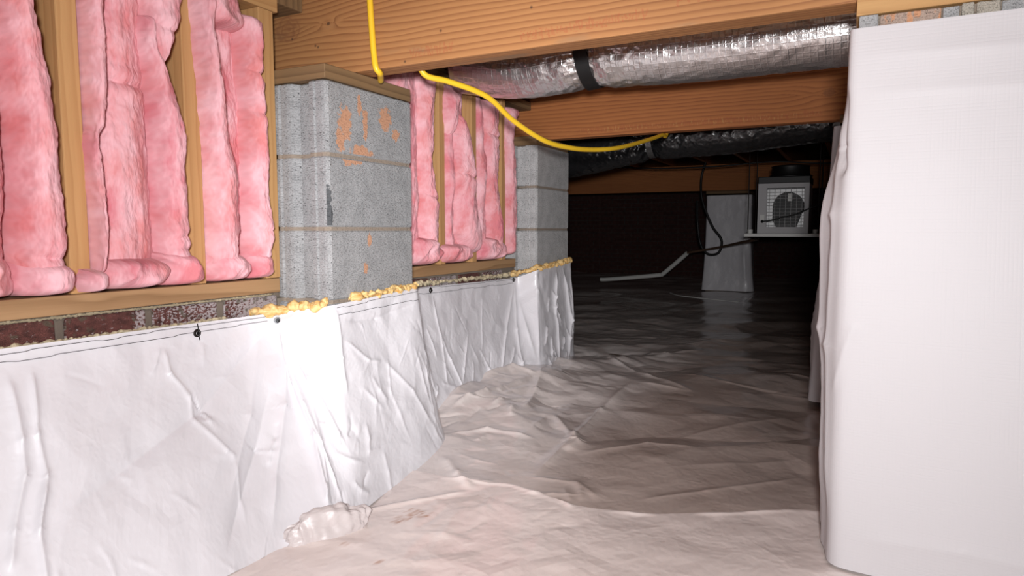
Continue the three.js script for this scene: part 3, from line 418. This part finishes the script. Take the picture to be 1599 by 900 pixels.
// ---------- floor sheets ----------
{
  const axis = (parts) => { const a = []; for (const [x0, x1, d] of parts) { const n = Math.max(1, Math.round((x1 - x0) / d)); for (let i = 0; i < n; i++) a.push(lerp(x0, x1, i / n)); } a.push(parts[parts.length - 1][1]); return a; };
  const us = axis([[-5.3, -2.4, 0.1], [-2.4, -1.45, 0.02], [-1.45, -0.0, 0.0055], [0, 0.5, 0.02], [0.5, 3.3, 0.12]]), vs = axis([[-10.3, -5, 0.09], [-5, -3.4, 0.016], [-3.4, -1.0, 0.0060], [-1.0, -0.4, 0.012], [-0.4, 1.7, 0.07]]);
  const F = new Field(us, vs), n = vs.length;
  const edge = (x) => interp([[-1.3, -1.49], [-0.92, -1.50], [-0.79, -1.53], [-0.60, -1.49], [-0.45, -1.53], [-0.05, -1.76], [0.6, -2.0], [3.3, -2.0]], x, 1) + 0.006 * n3(x * 12, 3, 1);
  F.each((x, z) => { const wx = x + 0.07 * n3(x * 3, z * 3, 1), wz = z + 0.07 * n3(x * 3, z * 3, 7), near = sstep(-0.75, -1.05, x) * sstep(-1.5, -1.9, z) * (1 - sstep(-3.2, -4, z)), back = sstep(-1.5, -1.9, z);
    return 0.010 * fbm(x * 1.7, z * 1.7, 4, 2) + (0.007 + 0.011 * back + 0.020 * near) * tri(wx * 2.3 + wz, wz * 2.6, 2) + (0.0014 + 0.002 * back + 0.008 * near) * tri(wx * 7, wz * 8 - wx * 2, 4) + 0.0025 * near * tri(wx * 19, wz * 19, 6) + 0.085 * Math.pow(sstep(-0.75, -1.4, x), 1.4) * sstep(-1.75, -2.1, z) * (1 - sstep(-2.9, -3.4, z)) - 0.006; });
  const c = (p, a, w, s) => F.crease(p, a * 0.5, w * 0.6, s);
  c([[-.768, -1.60], [-.80, -2.0], [-.84, -2.365], [-.858, -2.833]], 0.022, 0.03, 0.5); c([[-.6, -2.808], [-.858, -2.833]], 0.016, 0.03); c([[-1.06, -1.20], [-.95, -1.33], [-.865, -1.452]], 0.014, 0.012, 0.5); c([[-1.083, -1.633], [-.97, -1.53], [-.868, -1.441]], 0.018, 0.025, 0.6); c([[-.93, -1.15], [-.80, -1.207], [-.716, -1.201]], 0.009, 0.01); c([[-.876, -1.346], [-.863, -1.194]], -0.010, 0.012); c([[-.847, -1.361], [-.774, -1.138]], 0.010, 0.016); c([[-.90, -1.50], [-.855, -1.54]], 0.012, 0.012);
  c([[-1.168, -1.76], [-1.072, -1.886], [-.892, -1.903]], 0.018, 0.022, 0.4); c([[-.977, -2.195], [-.782, -1.96], [-.782, -1.855]], 0.022, 0.03, 0.5); c([[-.977, -2.195], [-.944, -1.914]], 0.012, 0.02); c([[-1.042, -2.114], [-1.12, -2.38], [-1.212, -2.65]], 0.026, 0.03, 0.4); c([[-1.36, -2.25], [-1.30, -2.517], [-1.18, -2.516]], 0.03, 0.025); c([[-1.30, -2.0], [-1.34, -2.309]], 0.03, 0.025); c([[-1.267, -1.952], [-1.229, -2.163], [-1.20, -2.504]], 0.03, 0.022, 0.3);
  c([[-.792, -1.61], [-.649, -1.635], [-.552, -1.56]], 0.010, 0.015); c([[-.736, -1.845], [-.58, -2.065], [-.402, -2.086]], 0.012, 0.03); c([[-1.217, -3.316], [-.844, -2.986], [-.568, -2.786]], 0.020, 0.04, 0.4); c([[-.598, -2.055], [-.104, -2.746]], 0.010, 0.05); c([[-.482, -1.853], [-.061, -2.195]], 0.008, 0.04); c([[-1.219, -3.526], [-.907, -3.579], [-.7, -3.9]], 0.02, 0.04); c([[-.481, -1.60], [-.329, -1.75], [-.1, -2.018]], 0.008, 0.02); c([[-1.099, -1.002], [-1.048, -1.045], [-.938, -1.085], [-.789, -1.068]], 0.008, 0.012, 0.4);
  F.random(22, 11, [-1.35, -2.6, -0.95, -1.85], 0.008, 0.010, 0.16, 1.9, 1.8); F.random(16, 13, [-1.6, -4.8, -0.1, -2.9], 0.008, 0.02, 0.5, 0.2, 0.9); F.random(24, 14, [-1.1, -1.7, -0.5, -1.0], 0.003, 0.006, 0.12, 0.6, 2.4); F.random(10, 16, [-3, -9, 2, -4.8], 0.015, 0.09, 1.2, 0.2, 1);
  const stain = blobs([[-.911, -1.273, .035, .022], [-.93, -1.24, .02, .05], [-.856, -1.048, .014, .008], [-1.071, -1.068, .016, .010], [-.963, -1.072, .010, .008], [-.99, -1.08, .012, .006], [-1.03, -1.10, .012, .006]], 4, [0.42, 0.17, 0.06]);
  const stainC = (x, z, c) => { const s = stain(x, z); return s ? c.map((a, i) => lerp(a, s[i], s[3] * clamp(0.4 + 1.6 * n3(x * 120, z * 120, 2)))) : c; };
  const geo = gridGeo(us.length, n, (i, j) => [us[i], F.h[i * n + j], vs[j]], (i, j) => [us[i] / 0.9, vs[j] / 0.9], (i, j) => { const k = 0.06 * fbm(us[i] * 3, vs[j] * 3, 5, 3); const w = sstep(-0.60, -0.98, us[i] + 0.12 * fbm(us[i] * 3, vs[j] * 3, 9, 2)); return [lerp(0.47, 0.74, w) + k, lerp(0.385, 0.67, w) + k, lerp(0.345, 0.64, w) + k]; });  // paler beside the wall: light on the tilted folds, put into the colour
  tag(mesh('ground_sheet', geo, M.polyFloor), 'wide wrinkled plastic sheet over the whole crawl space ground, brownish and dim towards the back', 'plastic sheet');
  // the lapped sheet in front
  const u2 = axis([[-1.20, 0.0, 0.0055], [0, 1.0, 0.03]]), nv2 = 150, h0 = (x, z) => { // height of the lower sheet
    let i = 0; while (i < us.length - 2 && us[i + 1] < x) i++; let j = 0; while (j < n - 2 && vs[j + 1] < z) j++; const a = clamp((x - us[i]) / (us[i + 1] - us[i])), b = clamp((z - vs[j]) / (vs[j + 1] - vs[j])); return lerp(lerp(F.h[i * n + j], F.h[i * n + j + 1], b), lerp(F.h[(i + 1) * n + j], F.h[(i + 1) * n + j + 1], b), a); };
  const z0 = 0.9, g2 = gridGeo(u2.length, nv2, (i, j) => { const x = u2[i], e = edge(x), t = j / (nv2 - 1), z = e + (z0 - e) * Math.pow(t, 1.9), q = z - e; return [x, h0(x, z) + 0.0035 + 0.0035 * clamp(0.5 + 1.5 * n3(x * 9, 2, 2)) * Math.exp(-Math.pow((q - 0.006) / 0.010, 2)) + 0.0025 * fbm(x * 14, z * 14, 3, 2), z]; }, (i, j) => { const x = u2[i], e = edge(x), z = e + (z0 - e) * Math.pow(j / (nv2 - 1), 1.9); return [x / 0.9 + 0.3, z / 0.9]; }, (i, j) => { const x = u2[i], e = edge(x), z = e + (z0 - e) * Math.pow(j / (nv2 - 1), 1.9); return stainC(x, z, [0.82, 0.72, 0.68]); });
  tag(mesh('ground_sheet', g2, M.polyFloor), 'pinkish front plastic sheet on the ground, lapped over the browner one, with clay smears', 'plastic sheet');
}

// ---------- wrapped piers ----------
function wrapped(label, x0, x1, zn, zf, top, bot, o) {
  const g = thing('wrapped_pier', label, 'pier');
  mesh('core', new THREE.BoxGeometry(x1 - x0, 1.02, zn - zf), M.mortar, g).position.set((x0 + x1) / 2, 0.50, (zn + zf) / 2);
  const d = new Drape(top, bot, o.ds ?? 0.005, o.nv ?? 220, { height: 1.07, rt: o.rt ?? 0.008, rb: o.rb ?? 0.02, pow: o.pow ?? 1.5 }); d.sign = o.sign ?? 1;
  o.fold?.(d.field, 1.07); mesh('wrap', d.geo(o.pin ?? 0.05), o.mat ?? M.polyWoven, g); return g;
}
{
  const T = [[0.45, 1.0615, -1.866], [-0.02, 1.058, -1.866], [-0.0305, 1.058, -1.86], [-0.0295, 1.058, -1.442], [0.45, 1.058, -1.442]], B = [[0.50, 0.005, -1.90], [-0.03, 0.005, -1.90], [-0.04, 0.005, -1.86], [-0.027, 0.005, -1.442], [0.50, 0.005, -1.40]];
  const g = wrapped('big white plastic-wrapped pier in the right foreground, bare blocks showing at its top', -0.016, 0.43, -1.455, -1.85, T, B, {
    sign: -1, pow: 1.2, fold: (F, H) => {
      const s1 = 0.47 + 0.012, c = s1 + 0.418; // the side runs s1..c, the near face from c on
      F.each((s, v) => { const q = clamp((s - s1) / 0.418), side = s > s1 && s < c ? Math.sin(Math.PI * q) : 0, y = 1.06 - v; return side * (0.030 * sstep(0.06, 0.40, v) * (1 - 0.5 * sstep(0.55, 1.0, v)) + 0.012 * n3(s * 14, v * 2.5, 3)) + (s > c + 0.01 ? 0.0022 * fbm(s * 5, v * 4, 2, 3) * sstep(c, c + 0.08, s) : 0); });
      F.crease([[c - 0.05, 0.12], [c - 0.035, 0.35], [c - 0.05, 0.62], [c - 0.03, 1.0]], 0.012, 0.014); F.crease([[c - 0.14, 0.2], [c - 0.16, 0.6], [c - 0.12, 1.05]], 0.015, 0.02); F.crease([[c - 0.01, 0.28], [c - 0.03, 0.22], [c - 0.02, 0.1]], -0.012, 0.012); F.crease([[c - 0.02, 0.72], [c + 0.01, 0.62], [c + 0.03, 0.56]], 0.003, 0.008);
      F.crease([[c, 0.055], [c + 0.45, 0.07]], 0.0022, 0.02, 0.4); F.crease([[c, 0.125], [c + 0.45, 0.14]], 0.0022, 0.02, 0.5); F.crease([[c + 0.3, 0.62], [c + 0.36, 0.7], [c + 0.38, 0.9]], 0.002, 0.012); F.crease([[c + 0.03, 1.0], [c + 0.2, 0.985], [c + 0.45, 0.99]], 0.003, 0.02);
          } });
  mesh('mortar_joint', new THREE.BoxGeometry(0.44, 0.07, 0.38), M.mortar, g).position.set(0.206, 1.045, -1.6495);
  // bare masonry above the plastic
  const xs = [-0.016, 0.0185, 0.118, 0.146, 0.168, 0.205, 0.242, 0.30, 0.36, 0.43], bm = [M.conc, concMat([0.36, 0.27, 0.22], clayTop), M.conc, concMat([0.36, 0.33, 0.28]), concMat([0.35, 0.32, 0.27]), M.conc, M.conc, M.conc, M.conc];
  for (let k = 0; k < xs.length - 1; k++) { const b = brickGeo(xs[k] + 0.001, 1.012, -1.85, xs[k + 1] - 0.0015, 1.083 - (k % 3) * 0.002, -1.4515 - (k % 2) * 0.004, k * 4.1, 0.0025); mesh('brick', boxUV(b, 0, 0.4, 0.2), bm[k], g); }
}
{
  const T = [[0.33, 1.075, -3.25], [-0.09, 1.075, -3.25], [-0.10, 1.075, -3.24], [-0.10, 1.075, -2.85], [0.35, 1.075, -2.84]], B = [[0.36, 0.005, -3.28], [-0.14, 0.005, -3.28], [-0.17, 0.005, -3.22], [-0.15, 0.005, -2.84], [0.36, 0.005, -2.82]];
  wrapped('half-hidden pier wrapped in white plastic, peeking out left of the big wrapped pier', -0.085, 0.32, -2.865, -3.235, T, B, { sign: -1, pow: 1, ds: 0.01, nv: 120, fold: (F) => { F.each((s, v) => 0.008 * fbm(s * 6, v * 3, 8, 3)); F.random(14, 4, [0.4, 0.1, 0.9, 1.0], 0.008, 0.02, 0.3, 1.5, 0.6); } });
}
{
  const T = [[-1.07, 1.07, -8.13], [-1.05, 1.07, -7.76], [-1.07, 1.07, -7.745], [-1.54, 1.07, -7.745], [-1.56, 1.07, -8.13]].reverse(), B = [[-1.05, 0.005, -8.15], [-1.0, 0.005, -7.74], [-1.05, 0.005, -7.70], [-1.57, 0.005, -7.70], [-1.6, 0.005, -8.15]].reverse();
  wrapped('distant pale wrapped pier standing in the dark under the far beam', -1.535, -1.085, -7.77, -8.11, T, B, { sign: -1, pow: 3, ds: 0.012, nv: 100, mat: M.polyWall, fold: (F) => { F.each((s, v) => 0.010 * fbm(s * 6, v * 3, 9, 3)); F.crease([[0.8, 0.5], [0.82, 1.0]], 0.03, 0.03); } });
}

// ---------- ducts ----------
function ductGeo(path, r, o) {
  const curve = new THREE.CatmullRomCurve3(path.map(p => V(...p))), L = curve.getLength(), nu = Math.round(L / 0.005), nv = 180, up = V(0, 1, 0);
  return gridGeo(nu, nv, (i, j) => {
    const u = i / (nu - 1), a = j / (nv - 1) * Math.PI * 2, c = curve.getPointAt(u), t = curve.getTangentAt(u), s = V().crossVectors(t, up).normalize(), b = V().crossVectors(s, t), x = u * L;
    let k = r * (1 + o.sag * fbm(x * 2.2, Math.cos(a), Math.sin(a), 2)); for (const [sx, amt, w] of o.pinch) k -= amt * Math.exp(-Math.pow((x - sx) / w, 2));
    const C = Math.cos(a) * 2.2, S = Math.sin(a) * 2.2; let near = 0; for (const [sx, , w] of o.pinch) near += Math.exp(-Math.abs(x - sx) / 0.12);
    k += o.wr * (0.6 + 1.5 * near) * (ridged(x * 16, C, S, 2) - 0.35) + o.wr * 0.55 * (ridged(x * 45, C * 2.4, S * 2.4, 2) - 0.35) * (0.3 + near + sstep(0.1, 0.9, Math.sin(a)) * 0.9);
    return [c.x + (s.x * Math.cos(a) + b.x * Math.sin(a)) * k, c.y + (s.y * Math.cos(a) + b.y * Math.sin(a)) * k, c.z + (s.z * Math.cos(a) + b.z * Math.sin(a)) * k];
  }, (i, j) => [i / (nu - 1) * L / 0.16, j / (nv - 1) * 2 * Math.PI * r / 0.16]);
}
{
  const g = thing('flexible_duct', 'shiny silver foil duct with a black strap between the two nearest beams', 'duct');
  const path = [[-1.40, 1.33, -2.28], [-1.15, 1.292, -2.3], [-0.88, 1.300, -2.3], [-0.5, 1.289, -2.3], [0.0, 1.286, -2.28], [0.75, 1.29, -2.3]];
  mesh('duct_jacket', ductGeo(path, 0.113, { sag: 0.05, wr: 0.0055, pinch: [[0.53, 0.014, 0.045]] }), M.foil, g);
  const st = new THREE.CylinderGeometry(0.112, 0.112, 0.05, 64, 1, true), q = st.attributes.position; st.rotateZ(Math.PI / 2 + 0.12); mesh('strap', st, new THREE.MeshStandardMaterial({ color: 0x0c0c0d, roughness: 0.5, side: THREE.DoubleSide }), g).position.set(-0.875, 1.297, -2.3);
}
{
  const g = thing('flexible_duct', 'dark glossy flexible duct sagging behind the reddish beam', 'duct');
  mesh('duct_jacket', ductGeo([[-3.4, 1.10, -4.1], [-2.4, 1.10, -4.05], [-1.65, 1.14, -4.0], [-1.12, 1.22, -4.0], [-0.7, 1.237, -4.0], [-0.14, 1.275, -4.0], [1.4, 1.275, -4.0]], 0.12, { sag: 0.06, wr: 0.010, pinch: [[2.28, 0.03, 0.05], [1.2, 0.02, 0.05]] }), M.foilDark, g);
  const r = new THREE.CylinderGeometry(0.105, 0.105, 0.035, 40, 1, true); r.rotateZ(Math.PI / 2 + 0.1); mesh('strap', r, new THREE.MeshStandardMaterial({ color: 0x9a9a9a, metalness: 0.9, roughness: 0.25, side: THREE.DoubleSide }), g).position.set(-1.125, 1.218, -4.0);
}

// ---------- cables ----------
function flatCable(pts, r, seg) { const c = new THREE.CatmullRomCurve3(pts.map(p => V(...p)), false, 'centripetal'); return new THREE.TubeGeometry(c, seg, r, 12, false); }
{
  const g = thing('electrical_cable', 'yellow electrical cable looping over the near beam and sagging towards the reddish beam', 'cable');
  mesh('sheath', flatCable(CABLE_A(), 0.0085, 90), M.yellow, g); mesh('sheath', flatCable(CABLE_B(), 0.0085, 160), M.yellow, g);
}
function CABLE_A() { return [[-1.205, 1.40, -1.479], [-1.199, 1.273, -1.479], [-1.195, 1.216, -1.479], [-1.190, 1.158, -1.479], [-1.183, 1.118, -1.480], [-1.181, 1.1105, -1.490], [-1.205, 1.1105, -1.525], [-1.24, 1.1105, -1.57], [-1.25, 1.122, -1.583], [-1.25, 1.20, -1.5835]]; }
function CABLE_B() { return [[-1.15, 1.16, -1.585], [-1.118, 1.14, -1.587], [-1.106, 1.118, -1.60], [-1.067, 1.108, -1.66], [-1.008, 1.081, -1.78], [-0.984, 1.028, -1.90], [-0.941, 0.978, -2.05], [-0.911, 0.969, -2.20], [-0.884, 0.977, -2.35], [-0.849, 0.996, -2.50], [-0.822, 1.047, -2.75], [-0.806, 1.09, -2.94], [-0.80, 1.109, -3.02], [-0.80, 1.109, -3.07], [-0.80, 1.13, -3.092]]; }

// ---------- dehumidifier on its shelf ----------
const grey = new THREE.MeshStandardMaterial({ color: new THREE.Color(0.50, 0.49, 0.50), roughness: 0.5 }), wire = new THREE.MeshStandardMaterial({ color: 0xbdbdbd, metalness: 0.6, roughness: 0.4 });
{
  const s = thing('hanging_shelf', 'thin pale shelf hung in the dark, carrying the dehumidifier', 'shelf', [-0.50, 0.645, -5.5]);
  mesh('board', new RoundedBoxGeometry(0.52, 0.024, 0.52, 2, 0.003), M.pvc, s);
  for (const [x, z] of [[-0.24, -0.2], [0.24, -0.2], [-0.24, 0.22], [0.24, 0.22]]) { const r = new THREE.CylinderGeometry(0.004, 0.004, 0.77, 8); mesh('rod', r, M.darkSteel, s).position.set(x, 0.385, z); }
  for (const x of [-0.225, 0.225]) { const t = new THREE.CylinderGeometry(0.02, 0.02, 0.03, 16); mesh('fitting', t, M.pvc, s).position.set(x, 0.027, 0.21); }
  const g = thing('dehumidifier', 'pale boxy dehumidifier with a wire grille and a black collar, hung in the dark', 'dehumidifier', [-0.50, 0.658, -5.29]);
  const w = 0.347, h = 0.37, sh = new THREE.Shape(); sh.moveTo(-w / 2, 0); sh.lineTo(w / 2, 0); sh.lineTo(w / 2, h); sh.lineTo(-w / 2, h); sh.closePath();
  const ho = new THREE.Path(); ho.moveTo(-0.115, 0.045); ho.lineTo(-0.115, h - 0.035); ho.lineTo(0.145, h - 0.035); ho.lineTo(0.145, 0.045); ho.closePath(); sh.holes.push(ho);
  const fg = new THREE.ExtrudeGeometry(sh, { depth: 0.014, bevelEnabled: true, bevelSize: 0.002, bevelThickness: 0.002, bevelSegments: 2 }); mesh('face_frame', fg, grey, g).position.z = -0.016;
  for (const x of [-w / 2 + 0.006, w / 2 - 0.006]) mesh('side_panel', new THREE.BoxGeometry(0.012, h, 0.34), grey, g).position.set(x, h / 2, -0.188);
  mesh('bottom_panel', new THREE.BoxGeometry(w - 0.03, 0.012, 0.34), grey, g).position.set(0, 0.007, -0.188);
  mesh('lid', new RoundedBoxGeometry(w + 0.01, 0.05, 0.37, 2, 0.006), M.black, g).position.set(0, h + 0.022, -0.18);
  mesh('back_panel', new THREE.BoxGeometry(w - 0.03, h - 0.02, 0.01), grey, g).position.set(0, h / 2, -0.352);
  const gr = mesh('grille', mergeGeometries([...Array(12)].map((_, i) => { const c = new THREE.CylinderGeometry(0.0012, 0.0012, 0.26, 5); c.rotateZ(Math.PI / 2); c.translate(0.015, 0.06 + i * 0.0243, -0.008); return c; }).concat([...Array(7)].map((_, i) => { const c = new THREE.CylinderGeometry(0.0012, 0.0012, h - 0.08, 5); c.translate(-0.095 + i * 0.037, h / 2 + 0.005, -0.010); return c; }))), wire, g);
  const sc = new THREE.Shape(); sc.absarc(0.03, 0.20, 0.105, -0.6, Math.PI * 1.02, false); sc.lineTo(-0.075, 0.10); sc.lineTo(-0.04, 0.03); sc.lineTo(0.08, 0.03); sc.closePath();
  mesh('blower_housing', new THREE.ExtrudeGeometry(sc, { depth: 0.1, bevelEnabled: false }), M.black, g).position.z = -0.15;
  mesh('liner', new THREE.BoxGeometry(0.29, 0.3, 0.006), wire, g).position.set(0.01, h / 2, -0.2);
  mesh('motor_label', new THREE.BoxGeometry(0.03, 0.055, 0.004), M.pvc, g).position.set(0.042, 0.265, -0.045);
  const co = new THREE.LatheGeometry([[0.15, 0], [0.155, 0.01], [0.135, 0.02], [0.132, 0.075], [0.138, 0.082], [0.125, 0.086], [0.12, 0.02]].map(p => new THREE.Vector2(...p)), 48); mesh('duct_collar', co, M.black, g).position.set(0.03, h + 0.047, -0.16);
  mesh('control_plate', new THREE.BoxGeometry(0.03, 0.045, 0.004), M.pvc, g).position.set(-0.142, 0.115, 0.001);
  const kb = new THREE.SphereGeometry(0.011, 16, 12); mesh('knob', kb, M.black, g).position.set(-0.14, 0.088, 0.01);
  tag(mesh('power_cord', tubeGeo([[-0.64, 0.746, -5.272], [-0.58, 0.753, -5.262], [-0.50, 0.775, -5.26], [-0.40, 0.80, -5.255], [-0.30, 0.845, -5.25], [-0.2, 0.87, -5.3]], 0.005, 60, 8), M.black), 'black cord running up from the knob of the dehumidifier', 'cord');
}
tag(mesh('hanging_wire', tubeGeo([[-1.49, 1.409, -7.4], [-1.53, 1.25, -7.4], [-1.52, 1.03, -7.4], [-1.40, 0.72, -7.4], [-1.30, 0.57, -7.4], [-1.33, 0.44, -7.4], [-1.43, 0.42, -7.4], [-1.51, 0.5, -7.4], [-1.56, 0.75, -7.4], [-1.57, 1.0, -7.4]], 0.013, 160, 8), M.black), 'black cable hanging in a long loop in front of the distant pier', 'cable');
tag(mesh('ceiling_wire', tubeGeo([[-2.6, 1.39, -6.2], [-1.9, 1.27, -6.2], [-1.2, 1.25, -6.2], [-0.7, 1.27, -6.2], [-0.1, 1.24, -6.2], [0.6, 1.38, -6.2]], 0.008, 100, 6), M.black), 'thin black wire swagged under the joists in the dark', 'wire');
tag(mesh('drain_pipe', tubeGeo([[-2.70, 0.10, -7.5], [-2.68, 0.098, -7.5], [-2.05, 0.166, -7.5], [-1.97, 0.178, -7.5], [-1.95, 0.19, -7.49], [-1.70, 0.40, -7.42], [-1.665, 0.43, -7.40]], 0.024, 160, 14), M.pvc), 'white plastic drain pipe with an elbow far back on the left', 'pipe');
tag(mesh('drain_hose', tubeGeo([[-1.66, 0.435, -7.40], [-1.3, 0.50, -7.1], [-0.95, 0.57, -6.4], [-0.75, 0.605, -5.9], [-0.72, 0.617, -5.6]], 0.012, 80, 10), new THREE.MeshStandardMaterial({ color: 0x6a5140, roughness: 0.6 })), 'tan hose crossing the distant pier towards the shelf', 'hose');
tag(mesh('loose_wire', tubeGeo([[-1.72, 0.03, -6.9], [-1.55, 0.032, -6.62], [-1.3, 0.034, -6.45], [-1.05, 0.03, -6.35], [-0.95, 0.03, -6.3]], 0.006, 60, 6), M.pvc), 'thin pale wire lying on the dark ground in front of the distant pier', 'wire');

renderer.render(scene, camera);
